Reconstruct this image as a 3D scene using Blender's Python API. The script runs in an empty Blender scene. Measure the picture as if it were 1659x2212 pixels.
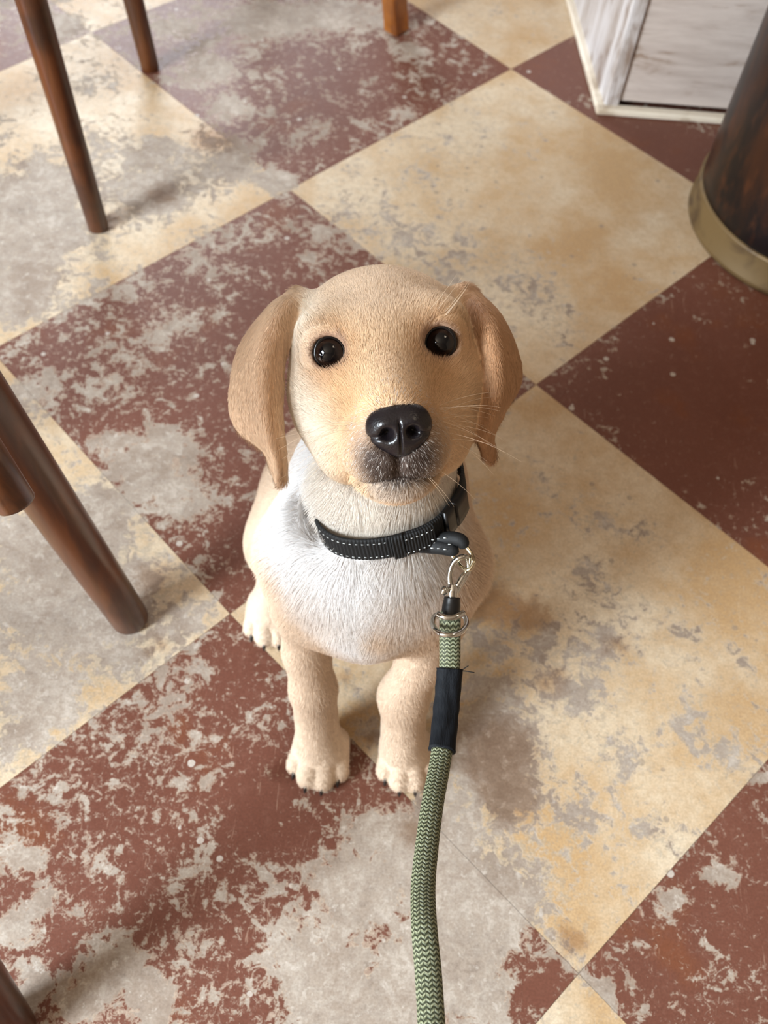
import bpy, math, random
import numpy as np
from mathutils import Vector
rng = np.random.default_rng(7); random.seed(7)
sc = bpy.context.scene

# ------------------------------------------------------------------ camera, light, exposure
K = 1.31                                   # model units -> metres (floor squares of 0.40 m)
FPX, CX, CY = 2150.8, 829.5, 1106.0
W = np.array([[.9932009870, .1164121960, 0.], [.0969863336, -.8274641789, .5530792744], [.0643851729, -.5493188813, -.8331286313]])
CAMP = np.array([0, 0, .59815])
def ray(x, y): return W @ np.array([(x - CX) / FPX, (y - CY) / FPX, 1.])
def P(x, y, d): return CAMP + ray(x, y) * d
def onz(x, y, z=0.):
    d = ray(x, y); return CAMP + d * (z - CAMP[2]) / d[2]
def ony(x, y, yy):
    d = ray(x, y); return CAMP + d * yy / d[1]
def proj(p):
    c = W.T @ (np.asarray(p, float) - CAMP); return FPX * c[:2] / c[2] + [CX, CY]

from mathutils import Matrix
cam = bpy.data.cameras.new('camera'); camo = bpy.data.objects.new('camera', cam); sc.collection.objects.link(camo)
cam.sensor_fit = 'HORIZONTAL'; cam.sensor_width = 36; cam.lens = FPX / 1659 * 36
cam.clip_start = .01; cam.clip_end = 50
Mx = Matrix.Identity(4)
for r in range(3):
    for c, s in ((0, 1), (1, -1), (2, -1)): Mx[r][c] = s * W[r, c]
Mx.translation = Vector(CAMP * K); camo.matrix_world = Mx; sc.camera = camo
cam.dof.use_dof = True; cam.dof.focus_distance = .415 * K; cam.dof.aperture_fstop = 14.0

w = bpy.data.worlds.new('room_light'); sc.world = w; w.use_nodes = True
w.node_tree.nodes['Background'].inputs[0].default_value = (.75, .85, 1.0, 1)
w.node_tree.nodes['Background'].inputs[1].default_value = .6
def area(name, loc, target, sx, sy, power, col):
    l = bpy.data.lights.new(name, 'AREA'); l.shape = 'RECTANGLE'; l.size = sx; l.size_y = sy; l.energy = power; l.color = col
    o = bpy.data.objects.new(name, l); sc.collection.objects.link(o); o.location = loc
    o.rotation_euler = (Vector(target) - Vector(loc)).to_track_quat('-Z', 'Y').to_euler(); return o
area('window_daylight', (-2.28, -1.35, 1.5), (-.9, -.75, 1.2), 1.1, 1.7, 310, (.84, .93, 1.0))
area('window_daylight', (-1.45, 3.98, 1.6), (-1.1, 0, .9), 1.5, 1.6, 100, (.88, .94, 1.0))
area('warm_overhead_light', (1.0, .6, 2.55), (.8, .6, 0), .5, .5, 5, (1.0, .84, .64))  # weak warm area light overhead, unseen, with no lamp body modelled
sc.cycles.max_bounces = 7; sc.cycles.diffuse_bounces = 3; sc.cycles.glossy_bounces = 4
sc.view_settings.view_transform = 'Standard'; sc.view_settings.look = 'None'
sc.view_settings.gamma = 1; sc.view_settings.use_curve_mapping = False; sc.view_settings.exposure = 0.08

# ------------------------------------------------------------------ helpers
def lin(r, g, b):
    f = lambda c: (c / 255 / 12.92) if c / 255 <= .04045 else ((c / 255 + .055) / 1.055) ** 2.4
    return (f(r), f(g), f(b), 1)
class NT:
    def __init__(s, name):
        s.m = bpy.data.materials.new(name); s.m.use_nodes = True; s.t = s.m.node_tree; s.b = s.t.nodes['Principled BSDF']
    def n(s, typ, ins=None, **kw):
        o = s.t.nodes.new(typ)
        for k, v in kw.items(): setattr(o, k, v)
        for k, v in (ins or {}).items():
            if isinstance(v, bpy.types.NodeSocket): s.t.links.new(v, o.inputs[k])
            else: o.inputs[k].default_value = v
        return o
    def set(s, k, v):
        if isinstance(v, bpy.types.NodeSocket): s.t.links.new(v, s.b.inputs[k])
        else: s.b.inputs[k].default_value = v
    def math(s, op, a, b=0., c=0.):
        n = s.n('ShaderNodeMath', {0: a, 1: b, 2: c}, operation=op); return n.outputs[0]
    def mix(s, f, a, b, bt='MIX'):
        n = s.n('ShaderNodeMix', data_type='RGBA', blend_type=bt)
        for i, v in ((0, f), (6, a), (7, b)):
            if isinstance(v, bpy.types.NodeSocket): s.t.links.new(v, n.inputs[i])
            else: n.inputs[i].default_value = v
        return n.outputs[2]
    def step(s, v, a, b):
        n = s.n('ShaderNodeMapRange', {0: v, 1: a, 2: b, 3: 0., 4: 1.}, interpolation_type='SMOOTHSTEP'); return n.outputs[0]
    def noise(s, vec, scale, detail=4, rough=.55, dist=0.):
        return s.n('ShaderNodeTexNoise', {'Vector': vec, 'Scale': scale, 'Detail': detail, 'Roughness': rough, 'Distortion': dist}).outputs[0]
    def bump(s, h, strength=.3, dist=.001):
        s.set('Normal', s.n('ShaderNodeBump', {'Height': h, 'Strength': strength, 'Distance': dist}).outputs[0])
def simple(name, col, rough=.5, metal=0., bump=None, var=0., **kw):
    t = NT(name); t.set('Roughness', rough); t.set('Metallic', metal)
    v = t.n('ShaderNodeNewGeometry').outputs['Position']
    nz = t.noise(v, kw.get('scale', 60), 5)
    t.set('Base Color', t.mix(t.math('MULTIPLY', nz, var), col, tuple(c * .35 for c in col[:3]) + (1,)) if var else col)
    if bump: t.bump(t.noise(v, bump[0], 3), bump[1], bump[2])
    return t.m
def mesh_obj(name, verts, faces, mat, parent=None, origin=None, smooth=True, uv=None):
    """verts in model units; origin in model units (parts share the thing's origin)"""
    v = np.asarray(verts, float) * K
    po = np.array(parent['_o']) if parent is not None else None
    o0 = np.array(origin) * K if origin is not None else (po if po is not None else np.zeros(3))
    me = bpy.data.meshes.new(name); me.from_pydata((v - o0).tolist(), [], [tuple(int(i) for i in f) for f in faces]); me.update()
    if smooth: me.polygons.foreach_set('use_smooth', [True] * len(me.polygons))
    if mat: me.materials.append(mat)
    if uv is not None:
        l = me.uv_layers.new(name='UVMap'); li = np.empty(len(me.loops), int); me.loops.foreach_get('vertex_index', li)
        if isinstance(uv, str): pass
        else:
            q = np.asarray(uv, float)[li]; st_ = np.array([p_.loop_start for p_ in me.polygons if p_.loop_total == 4])
            u4 = np.stack([q[st_ + a_, 0] for a_ in range(4)], 1); wr = (u4.max(1) - u4.min(1)) > .5
            for a_ in range(4): k_ = st_[wr & (u4[:, a_] < .5)] + a_; q[k_, 0] += 1
            l.data.foreach_set('uv', q.ravel())
    ob = bpy.data.objects.new(name, me); sc.collection.objects.link(ob)
    if parent is not None: ob.parent = parent; ob.location = Vector((o0 - po).tolist())
    else: ob.location = Vector(o0.tolist())
    ob['_o'] = o0.tolist(); return ob
def empty(name, origin):
    o = bpy.data.objects.new(name, None); sc.collection.objects.link(o); o.location = Vector((np.array(origin) * K).tolist())
    o['_o'] = (np.array(origin) * K).tolist(); o.empty_display_size = .03; return o
def tag(o, label=None, cat=None, group=None, kind=None):
    for k, v in (('label', label), ('category', cat), ('group', group), ('kind', kind)):
        if v: o[k] = v
    return o
def spline(pts, n):
    """catmull-rom through rows of pts"""
    p = np.asarray(pts, float); p = np.vstack([2 * p[0] - p[1], p, 2 * p[-1] - p[-2]]); m = len(p) - 3
    out = []
    for u in np.linspace(0, m - 1e-9, n):
        i = int(u); t = u - i; a, b, c, d = p[i:i + 4]
        out.append(.5 * (2 * b + (c - a) * t + (2 * a - 5 * b + 4 * c - d) * t * t + (3 * b - a - 3 * c + d) * t ** 3))
    return np.array(out)
def tube(path, rad, seg=16, caps=True, flat=1., up=None, closed=False):
    """swept tube with per-point radius; flat<1 squashes along the 'up' direction. Returns verts, faces, uv"""
    path = np.asarray(path, float); n = len(path); rad = np.broadcast_to(rad, (n,))
    if closed: T = np.roll(path, -1, 0) - np.roll(path, 1, 0)
    else: T = np.gradient(path, axis=0)
    T /= np.linalg.norm(T, axis=1)[:, None]
    u = np.array(up if up is not None else ([0, 0, 1.] if abs(T[0][2]) < .9 else [1., 0, 0])); V = []; UV = []
    L = np.r_[0, np.cumsum(np.linalg.norm(np.diff(path, axis=0), axis=1))]
    for i in range(n):
        if up is None and i: u = u
        a = u - T[i] * (u @ T[i]); a /= np.linalg.norm(a); b = np.cross(T[i], a)
        if up is None: u = a
        for k in range(seg):
            th = 2 * math.pi * k / seg
            V.append(path[i] + rad[i] * (flat * a * math.cos(th) + b * math.sin(th))); UV.append((k / seg, L[i] * 100))
    F = []
    for i in range(n if closed else n - 1):
        for k in range(seg):
            F.append((i * seg + k, i * seg + (k + 1) % seg, (i + 1) % n * seg + (k + 1) % seg, (i + 1) % n * seg + k))
    if caps and not closed:
        F.append(tuple(reversed(range(seg)))); F.append(tuple((n - 1) * seg + k for k in range(seg)))
    return V, F, UV
def cat(parts):
    V = []; F = []
    for p in parts:
        o = len(V); V += list(p[0]); F += [tuple(i + o for i in f) for f in p[1]]
    return V, F
def box(c, sx, sy, sz, ax=None, bev=.0):
    """bevelled box; ax = 3 unit axes"""
    A = np.eye(3) if ax is None else np.asarray(ax); c = np.asarray(c, float); h = np.array([sx, sy, sz]) / 2; b = min(bev, *(h * .9)) if bev else 0
    if not b:
        V = [c + A.T @ (h * s) for s in ((-1, -1, -1), (1, -1, -1), (1, 1, -1), (-1, 1, -1), (-1, -1, 1), (1, -1, 1), (1, 1, 1), (-1, 1, 1))]
        return V, [(3, 2, 1, 0), (4, 5, 6, 7), (0, 1, 5, 4), (1, 2, 6, 5), (2, 3, 7, 6), (3, 0, 4, 7)]
    V = []; idx = {}
    for sx_ in (-1, 1):
        for sy_ in (-1, 1):
            for sz_ in (-1, 1):
                s = np.array([sx_, sy_, sz_])
                for ax_ in range(3):
                    q = h - b; q = q.copy(); q[ax_] = h[ax_]; idx[(sx_, sy_, sz_, ax_)] = len(V); V.append(c + A.T @ (q * s))
    F = []
    for a in range(3):
        o1, o2 = (a + 1) % 3, (a + 2) % 3
        for s in (-1, 1):
            q = []
            for u, v in ((-1, -1), (1, -1), (1, 1), (-1, 1)):
                k = [0, 0, 0]; k[a] = s; k[o1] = u; k[o2] = v; q.append(idx[(*k, a)])
            F.append(tuple(q if s > 0 else q[::-1]))
        for u in (-1, 1):
            for v in (-1, 1):
                k = [0, 0, 0]; k[o1] = u; k[o2] = v; k[a] = -1; k2 = list(k); k2[a] = 1
                q = [idx[(*k, o1)], idx[(*k2, o1)], idx[(*k2, o2)], idx[(*k, o2)]]; F.append(tuple(q if u * v > 0 else q[::-1]))
    for sx_ in (-1, 1):
        for sy_ in (-1, 1):
            for sz_ in (-1, 1):
                q = [idx[(sx_, sy_, sz_, i)] for i in range(3)]; F.append(tuple(q if sx_ * sy_ * sz_ > 0 else q[::-1]))
    return V, F
def lathe(base, prof, seg=64):
    V = []; F = []; n = len(prof)
    for r, z in prof:
        for k in range(seg):
            t = 2 * math.pi * k / seg; V.append(np.array(base) + [r * math.cos(t), r * math.sin(t), z])
    for i in range(n - 1):
        for k in range(seg): F.append((i * seg + k, i * seg + (k + 1) % seg, (i + 1) * seg + (k + 1) % seg, (i + 1) * seg + k))
    return V, F

# ------------------------------------------------------------------ floor
def floor_material(name, dark):
    t = NT(name)
    pos = t.n('ShaderNodeNewGeometry').outputs['Position']
    wear = t.n('ShaderNodeAttribute', attribute_name='wear').outputs['Fac']
    big = t.noise(pos, 17, 10, .66, .5); fine = t.noise(pos, 120, 8, .7, .4); grain = t.noise(pos, 520, 5, .65)
    mid = t.noise(pos, 52, 10, .72, .9)
    base = t.math('ADD', t.math('MULTIPLY', big, .42), t.math('ADD', t.math('MULTIPLY', mid, .55), t.math('MULTIPLY', fine, .32)))
    # concrete shows where the paint has worn through
    lvl = t.math('ADD', t.math('SUBTRACT', base, .145), t.math('MULTIPLY', wear, .25))
    bare = t.step(lvl, .602, .615) if dark else t.step(lvl, .60, .64)
    vor = t.n('ShaderNodeTexVoronoi', {'Vector': pos, 'Scale': 55, 'Randomness': 1.}, feature='F1')
    spot = t.math('MULTIPLY', t.math('LESS_THAN', t.math('ADD', vor.outputs['Distance'], t.math('MULTIPLY', fine, .16)), .25),
                  t.math('GREATER_THAN', t.n('ShaderNodeSeparateColor', {0: vor.outputs['Color']}).outputs[0], .86))
    spk = t.step(t.math('ADD', t.noise(pos, 150, 9, .78, .6), t.math('MULTIPLY', wear, .20)), .60 if dark else .585, .645)
    st = t.n('ShaderNodeMapping', {'Vector': pos, 'Rotation': (0, 0, .9), 'Scale': (1, .13, 1)}).outputs[0]
    st2 = t.n('ShaderNodeMapping', {'Vector': pos, 'Rotation': (0, 0, -.7), 'Scale': (1, .12, 1)}).outputs[0]
    scr = t.math('MAXIMUM', t.step(t.math('ADD', t.noise(st, 230, 5, .75, 1.), t.math('MULTIPLY', wear, .07)), .64, .70), t.step(t.noise(st2, 260, 5, .75, 1.), .65, .71))
    con = t.mix(t.step(t.noise(pos, 26, 9, .75, .4), .30, .64), lin(142, 126, 113), lin(208, 198, 186))
    con = t.mix(t.step(fine, .38, .62), con, lin(178, 164, 150))
    dirt = t.step(t.noise(pos, 11, 8, .7, .5), .47, .62)
    con = t.mix(t.math('MULTIPLY', dirt, .55), con, lin(142, 122, 106))
    con = t.mix(t.math('MULTIPLY', t.step(t.noise(pos, 95, 9, .75, .4), .56, .64), .55), con, lin(222, 214, 204))
    edge = t.math('SUBTRACT', t.step(lvl, .580, .605), bare)
    if dark:
        paint = t.mix(t.noise(pos, 6, 6, .65), lin(103, 61, 48), lin(130, 84, 69))
        paint = t.mix(t.math('MULTIPLY', t.step(t.noise(pos, 9, 6, .6), .55, .68), .7), paint, lin(128, 76, 50))
        paint = t.mix(t.math('MULTIPLY', t.step(fine, .5, .68), .25), paint, lin(150, 110, 94))
        paint = t.mix(t.math('MULTIPLY', scr, .5), paint, lin(200, 170, 148))
        paint = t.mix(t.math('MULTIPLY', spk, .7), paint, lin(196, 178, 160))
        paint = t.mix(t.math('MULTIPLY', spot, .85), paint, lin(208, 200, 190))
    else:
        paint = t.mix(t.step(t.noise(pos, 7, 8, .65), .35, .65), lin(202, 168, 124), lin(228, 212, 186))
        paint = t.mix(t.math('MULTIPLY', t.step(fine, .42, .62), .35), paint, lin(188, 158, 120))
        paint = t.mix(t.math('MULTIPLY', spk, .55), paint, lin(176, 166, 150))
        paint = t.mix(t.math('MULTIPLY', spot, .6), paint, lin(156, 142, 128))
        paint = t.mix(t.math('MULTIPLY', scr, .35), paint, lin(234, 220, 198))
    col = t.mix(bare, paint, con)
    col = t.mix(t.math('MULTIPLY', t.math('MAXIMUM', edge, 0.), .6), col, lin(214, 198, 176))
    col = t.mix(.55, col, t.mix(t.step(grain, .25, .75), t.mix(1., col, lin(190, 184, 178), 'MULTIPLY'), col))
    gr_ = t.n('ShaderNodeAttribute', attribute_name='grime_shade').outputs['Fac']
    col = t.mix(t.math('MULTIPLY', t.step(t.math('ADD', gr_, t.math('MULTIPLY', t.math('SUBTRACT', mid, .5), 1.2)), .25, .75), .75), col, t.mix(1., col, lin(196, 172, 150), 'MULTIPLY'))  # browner tint over stains and painted-in shade
    t.set('Base Color', col)
    t.set('Roughness', t.math('ADD', t.math('MULTIPLY', bare, .2), t.math('ADD', t.math('MULTIPLY', fine, .25), .33)))
    t.set('Specular IOR Level', .33)
    h = t.math('SUBTRACT', t.math('MULTIPLY', grain, .25), bare)
    t.bump(h, .35, .0012)
    return t.m
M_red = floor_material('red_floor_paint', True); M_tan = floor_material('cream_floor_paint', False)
M_slab = simple('concrete', lin(150, 138, 126), .8, var=.4, scale=20)

# wear centres: x, y, radius (photo pixels on the floor), strength
WEAR = [(1050,1650,130,1.),(930,1850,120,1.),(760,1920,90,1.),(1000,2010,150,1.),(640,2050,75,.8),(720,2160,130,1.),(1120,1900,100,.9),
 (1060,1500,80,.8),(1040,1380,60,.6),(880,2150,120,1.),(1060,2160,60,.7),(560,1900,50,.5),(800,1780,50,.8),(760,1490,45,.5),(800,1570,40,.8),
 (200,1150,110,1.),(120,1320,110,1.),(280,1280,90,.9),(60,1180,110,.9),(90,1500,120,.8),(250,1420,70,.75),(400,1330,60,.6),(30,1620,60,.6),
 (90,420,110,.9),(50,530,120,1.),(330,350,80,.7),(330,420,80,.8),(200,180,60,.35),(40,640,90,.8),(200,330,60,.4),(480,350,60,.7),(520,370,40,.8),
 (380,60,50,.6),(450,150,55,.75),(500,240,45,.65),(560,60,60,.7),(600,30,60,.6),(640,300,40,.3),(700,40,60,.6),(800,30,70,.5),(900,110,30,.5),(690,270,25,.6),(870,245,28,.7),
 (350,960,60,.75),(370,1040,70,.85),(300,1010,50,.8),(230,960,50,.6),(430,540,70,.35),(380,700,60,.3),(600,395,35,.9),(680,560,35,.5),(430,1100,50,.5),(250,840,60,.35),(60,860,60,.7),
 (55,1850,45,.85),(95,1940,40,.7),(40,2010,45,.9),(60,2120,45,.9),(200,1860,50,.4),(240,2080,60,.75),(330,2110,60,.55),(180,2180,70,.8),(420,2030,50,.4),(380,1900,50,.25),(330,2190,60,.6),(480,2150,60,.4),
 (1560,1880,30,.8),(1440,1950,40,.8),(1600,2120,32,.8),(1500,2150,40,.2),(1290,1120,40,.55),(1300,1400,60,.6),(1390,1150,30,.55),(1250,1500,60,.6),(1340,1640,45,.5),(1420,1790,45,.6),(1250,1780,60,.5),(1180,1400,60,.5),
 (1050,1250,60,.3),(1200,1060,60,.25),(400,1500,150,.16),(300,1660,150,.14),(550,1560,70,.15),(430,1450,40,.35),(300,640,130,.12),(250,760,100,.16),(560,500,60,.2),(760,480,80,.32),(880,560,90,.3),(950,620,80,.3),(1050,560,80,.25),(1150,620,90,.22),(1200,700,70,.25),(1300,1250,90,.35),(1450,1350,90,.25),(1500,1550,90,.25),(900,400,120,.12),(1000,300,90,.1),(140,60,70,.45),(60,20,60,.4),(130,1700,60,.2),(1290,2150,40,.7),(1240,2190,25,.6),
 (1360,2040,30,.4),(1600,1640,60,.15)]
# paint that survived: negative wear
KEEP = [(1150,2130,38,1.2),(580,1760,90,.3),(1400,1300,150,.12),(1200,1200,150,.1),(1500,900,260,.35),(1550,2000,200,.10),(1350,450,220,.25),(1200,150,90,.4),(1430,320,90,.4),(1600,750,200,.15),(500,1450,90,.2)]
GRIME_SHADE = [(1080, 1620, 110), (1100, 1720, 80), (1050, 1300, 70), (1150, 1330, 60), (1190, 1470, 50), (900, 1800, 60), (1230, 2030, 50), (1330, 1400, 40), (330, 1390, 40), (750, 1470, 30), (820, 1600, 35), (330, 1250, 60), (620, 1660, 50), (460, 300, 60), (350, 420, 40), (230, 480, 40)]  # floor stains, plus shade beside puppy and chair foot painted in as darker patches
def px_floor(x, y, r):
    c = onz(x, y); e = onz(x + r, y); g = onz(x, y + r * .75); return c[:2], .5 * (np.linalg.norm(e - c) + np.linalg.norm(g - c))
WF = [(*px_floor(x, y, r), s) for x, y, r, s in WEAR] + [(*px_floor(x, y, r), -s) for x, y, r, s in KEEP]
def wear_at(p):
    p = np.asarray(p)[:, :2]; keep = np.zeros(len(p)); one = np.ones(len(p))
    for c, r, s in WF:
        g = np.exp(-((p - c) ** 2).sum(1) / (r * r * .9))
        if s > 0: one *= 1 - np.clip(s * g, 0, .97)
        else: keep += -s * g
    return (1 - one) + .16 - keep
GF = [px_floor(*g_) for g_ in GRIME_SHADE]
def grime_shade_at(p):
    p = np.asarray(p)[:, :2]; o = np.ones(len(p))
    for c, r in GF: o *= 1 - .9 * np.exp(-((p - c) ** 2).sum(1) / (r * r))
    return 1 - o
UT = .305; ex = np.array([.6565, .7543, 0]); ey = np.array([.7543, -.6565, 0]); org = np.array([-.11914, .73462, 0])
corner = {}
for ij, px in {(0,0):(626,409),(1,0):(1104,149),(0,1):(1158,831),(-1,1):(497,1326),(-1,2):(1250,2103),(0,-1):(197,70)}.items(): corner[ij] = onz(*px)
def corn(i, j):
    return corner.get((i, j), org + UT * (i * ex + j * ey))
floor = mesh_obj('floor', *box((.04, .72, -.0115), 3.9, 4.97, .02), M_slab, smooth=False); tag(floor, kind='structure', label='worn painted concrete floor in a red and cream chequer pattern')
M_wall = simple('plaster', lin(138, 118, 98), .8, var=.1, scale=5); M_ceil = simple('ceiling_paint', lin(150, 132, 112), .8)
M_frame = simple('window_frame_paint', lin(205, 198, 186), .5)
def wall(name, quads, mat):
    V, F = cat([box(((a[0] + b[0]) / 2 / K, (a[1] + b[1]) / 2 / K, (a[2] + b[2]) / 2 / K), (b[0] - a[0]) / K, (b[1] - a[1]) / K, (b[2] - a[2]) / K) for a, b in quads])
    return tag(mesh_obj(name, V, F, mat, smooth=False), kind='structure')
wall('wall_left', [((-2.5, -2.3, -.015), (-2.4, 4.2, .6)), ((-2.5, -2.3, 2.3), (-2.4, 4.2, 2.7)), ((-2.5, -2.3, .6), (-2.4, -1.9, 2.3)), ((-2.5, -.8, .6), (-2.4, 4.2, 2.3))], M_wall)
wall('wall_back', [((-2.4, 4.1, -.015), (2.6, 4.2, .8)), ((-2.4, 4.1, 2.4), (2.6, 4.2, 2.7)), ((-2.4, 4.1, .8), (-2.2, 4.2, 2.4)), ((-.7, 4.1, .8), (2.6, 4.2, 2.4))], M_wall)
wall('wall_right', [((2.5, -2.3, -.015), (2.6, 4.1, 2.7))], M_wall); wall('wall_front', [((-2.4, -2.3, -.015), (2.5, -2.2, 2.7))], M_wall)
wall('ceiling', [((-2.5, -2.3, 2.7), (2.6, 4.2, 2.75))], M_ceil)
wall('window_1', [((-2.39, -1.9 + .55 * k - .02, .6), (-2.35, -1.9 + .55 * k + .02, 2.3)) for k in range(3)] + [((-2.39, -1.9, z - .02), (-2.35, -.8, z + .02)) for z in (.62, 1.45, 2.28)], M_frame)
wall('window_2', [((-2.2 + .5 * k - .02, 4.06, .8), (-2.2 + .5 * k + .02, 4.09, 2.4)) for k in range(4)] + [((-2.2, 4.06, z - .02), (-.7, 4.09, z + .02)) for z in (.82, 1.6, 2.38)], M_frame)
NG = 26
for i in range(-8, 9):
    for j in range(-8, 9):
        c = org + UT * ((i + .5) * ex + (j + .5) * ey)
        if abs(c[0]) > 1.55 or c[1] < -1.35 or c[1] > 2.75: continue
        q = [corn(i, j), corn(i + 1, j), corn(i + 1, j + 1), corn(i, j + 1)]; m = sum(q) / 4
        q = [m + (p - m) * .9992 for p in q]
        pc = proj(m); near = -500 < pc[0] < 2200 and -500 < pc[1] < 2800
        n = NG if near else 2
        V = []; F = []
        for a in range(n + 1):
            for b in range(n + 1):
                u, v = a / n, b / n
                V.append(q[0] * (1 - u) * (1 - v) + q[1] * u * (1 - v) + q[2] * u * v + q[3] * (1 - u) * v)
        N = lambda a, b: a * (n + 1) + b
        for a in range(n):
            for b in range(n): F.append((N(a, b), N(a, b + 1), N(a + 1, b + 1), N(a + 1, b)))
        rim = [N(a, 0) for a in range(n)] + [N(n, b) for b in range(n)] + [N(a, n) for a in range(n, 0, -1)] + [N(0, b) for b in range(n, 0, -1)]
        o = len(V); V += [V[k] + np.array([0, 0, -.0014]) for k in rim]
        F += [(rim[k], rim[(k + 1) % len(rim)], o + (k + 1) % len(rim), o + k) for k in range(len(rim))]
        tl = mesh_obj('floor_tile', V, F, M_red if (i + j) % 2 else M_tan, parent=floor, origin=m, smooth=False)
        at = tl.data.attributes.new('wear', 'FLOAT', 'POINT'); at.data.foreach_set('value', wear_at(V).astype('f4'))
        at = tl.data.attributes.new('grime_shade', 'FLOAT', 'POINT'); at.data.foreach_set('value', grime_shade_at(V).astype('f4'))

# ------------------------------------------------------------------ wood furniture
def wood(name, c1, c2, c3, rough=.32):
    t = NT(name); p = t.n('ShaderNodeTexCoord').outputs['Object']
    mp = t.n('ShaderNodeMapping', {'Vector': p, 'Scale': (1, 1, .12)}).outputs[0]
    g = t.noise(mp, 90, 6, .6, .5); b = t.noise(p, 9, 4, .6)
    col = t.mix(t.step(g, .35, .7), c1, c2); col = t.mix(t.step(b, .48, .7), col, c3)
    t.set('Base Color', col); t.set('Roughness', rough); t.set('Coat Weight', .25); t.set('Coat Roughness', .25); t.bump(g, .15, .0006); return t.m
M_wood = wood('varnished_wood', lin(66, 33, 14), lin(94, 50, 20), lin(44, 23, 12))
M_wood2 = wood('orange_wood', lin(150, 88, 28), lin(176, 108, 40), lin(110, 58, 18))
M_rubber = simple('black_rubber', lin(24, 22, 22), .5)
def rod(a, b, r0, r1, n=14, round_end=True, seg=24):
    a, b = np.asarray(a, float), np.asarray(b, float); L = np.linalg.norm(b - a); d = (b - a) / L
    pts = [a + (b - a) * t for t in np.linspace(0, 1, n)]; rr = list(np.linspace(r0, r1, n))
    e = min(r0 * .18, .004)
    if round_end: pts = [a, a + d * e * .35] + [a + d * e] + pts[1:]; rr = [r0 * .86, r0 * .96] + [r0] + rr[1:]
    return tube(pts, rr, seg)
def chair(name, feet, tops, r0, r1, label, seat_z=.343, mat=M_wood, square=False, stub=None):
    base = np.mean(feet, axis=0); e = empty(name, (base[0], base[1], 0)); tag(e, label, 'chair')
    for f, tp in zip(feet, tops):
        f = np.array(f, float); tp = np.array(tp, float)
        if square:
            d = (tp - f); h = d / np.linalg.norm(d); ax = [np.array([math.cos(math.radians(47)), math.sin(math.radians(47)), 0]), None, h]
            ax[0] = ax[0] - h * (ax[0] @ h); ax[0] /= np.linalg.norm(ax[0]); ax[1] = np.cross(h, ax[0])
            V, F = box((f + tp) / 2, r0 * 2, r0 * 2, np.linalg.norm(d), ax, .0012)
            V = [np.array(v) for v in V]
            mesh_obj('leg', V, F, mat, e, smooth=False)
        else: mesh_obj('leg', *rod(f, tp, r0, r1)[:2], mat, e)
    c = np.mean(tops, axis=0); wx = np.ptp([t[0] for t in tops]) / 2 + .035; wy = np.ptp([t[1] for t in tops]) / 2 + .035
    prof = [(0, -.012), (.9, -.012), (.985, -.007), (1., 0), (.985, .007), (.9, .0105), (.5, .007), (0, .006)]
    V = []; F = []; seg = 48
    for r, z in prof:
        for k in range(seg):
            t = 2 * math.pi * k / seg; cc, ss = math.cos(t), math.sin(t); q = (abs(cc) ** 4 + abs(ss) ** 4) ** (-.25)
            V.append([c[0] + r * wx * cc * q, c[1] + r * wy * ss * q, seat_z + .01 + z])
    for i in range(len(prof) - 1):
        for k in range(seg): F.append((i * seg + k, i * seg + (k + 1) % seg, (i + 1) * seg + (k + 1) % seg, (i + 1) * seg + k))
    mesh_obj('seat', V, F, mat, e)
    # back posts and rail at the far-left side, out of the frame
    x = c[0] - wx * .85
    ps = [((x, c[1] - wy * .7, seat_z + .01), (x - .04, c[1] - wy * .75, seat_z + .33)), ((x, c[1] + wy * .7, seat_z + .01), (x - .04, c[1] + wy * .75, seat_z + .33))]
    for a, b in ps: mesh_obj('back_post', *rod(a, b, .010, .009)[:2], mat, e)
    mesh_obj('back_rail', *box((x - .038, c[1], seat_z + .30), .012, wy * 1.5, .05, bev=.004), mat, e, smooth=False)
    return e
fA = onz(213, 492); fB = onz(325, 148); tA = P(66, 0, .69)
def extend(f, q, z):
    d = q - f; return f + d * (z / d[2])
topA = extend(fA, ony(67, 0, fA[1] + .0), .343)
topB = extend(fB, ony(288, 0, fB[1] - .005), .343)
fC2 = fA + [-.25, .02, 0]; fD2 = fB + [-.25, .0, 0]
chair('wooden_chair', [fA, fB, fC2, fD2], [topA, topB, topA + [-.14, .0, 0], topB + [-.16, 0, 0]], .0088, .0125,
      'dark varnished wooden chair with slim round tapered legs, at the top left')
fD = onz(283, 1338); qD = P(22, 958, .50); topD = extend(fD, qD, .343)
fF = onz(30, 2228); qF = P(-60, 2130, .47); topF = topD + [.01, -.15, 0]
c2 = chair('wooden_chair', [fD, fF, fD + [-.30, .02, 0], fF + [-.30, 0, 0]], [topD, topF, topD + [-.2, 0, 0], topF + [-.2, 0, 0]], .0122, .0165,
           'dark varnished wooden chair with thick round splayed legs, in front left beside the puppy')
sa = P(38, 1092, .435); sb = P(-150, 800, .40)
sb = extend(sa, sb, .343)
stub = mesh_obj('brace', *rod(sa, sb, .0088, .0105, seg=28)[:2], M_wood, c2)
d = (sb - sa) / np.linalg.norm(sb - sa)
mesh_obj('end_cap', *tube([sa - d * .0012, sa - d * .0006, sa + d * .0004], [.0045, .0062, .0066], 24)[:2], M_rubber, stub)
fS = onz(857, 66); topS = extend(fS, ony(850, -30, fS[1] + .002), .343)
chair('square_legged_chair', [fS, fS + [.13, .17, 0], fS + [-.17, .13, 0], fS + [-.04, .30, 0]],
      [topS, topS + [.11, .16, 0], topS + [-.16, .11, 0], topS + [-.05, .27, 0]], .0098, .0098, 'orange-brown wooden chair showing one square leg at the top edge', mat=M_wood2, square=True)

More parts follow.
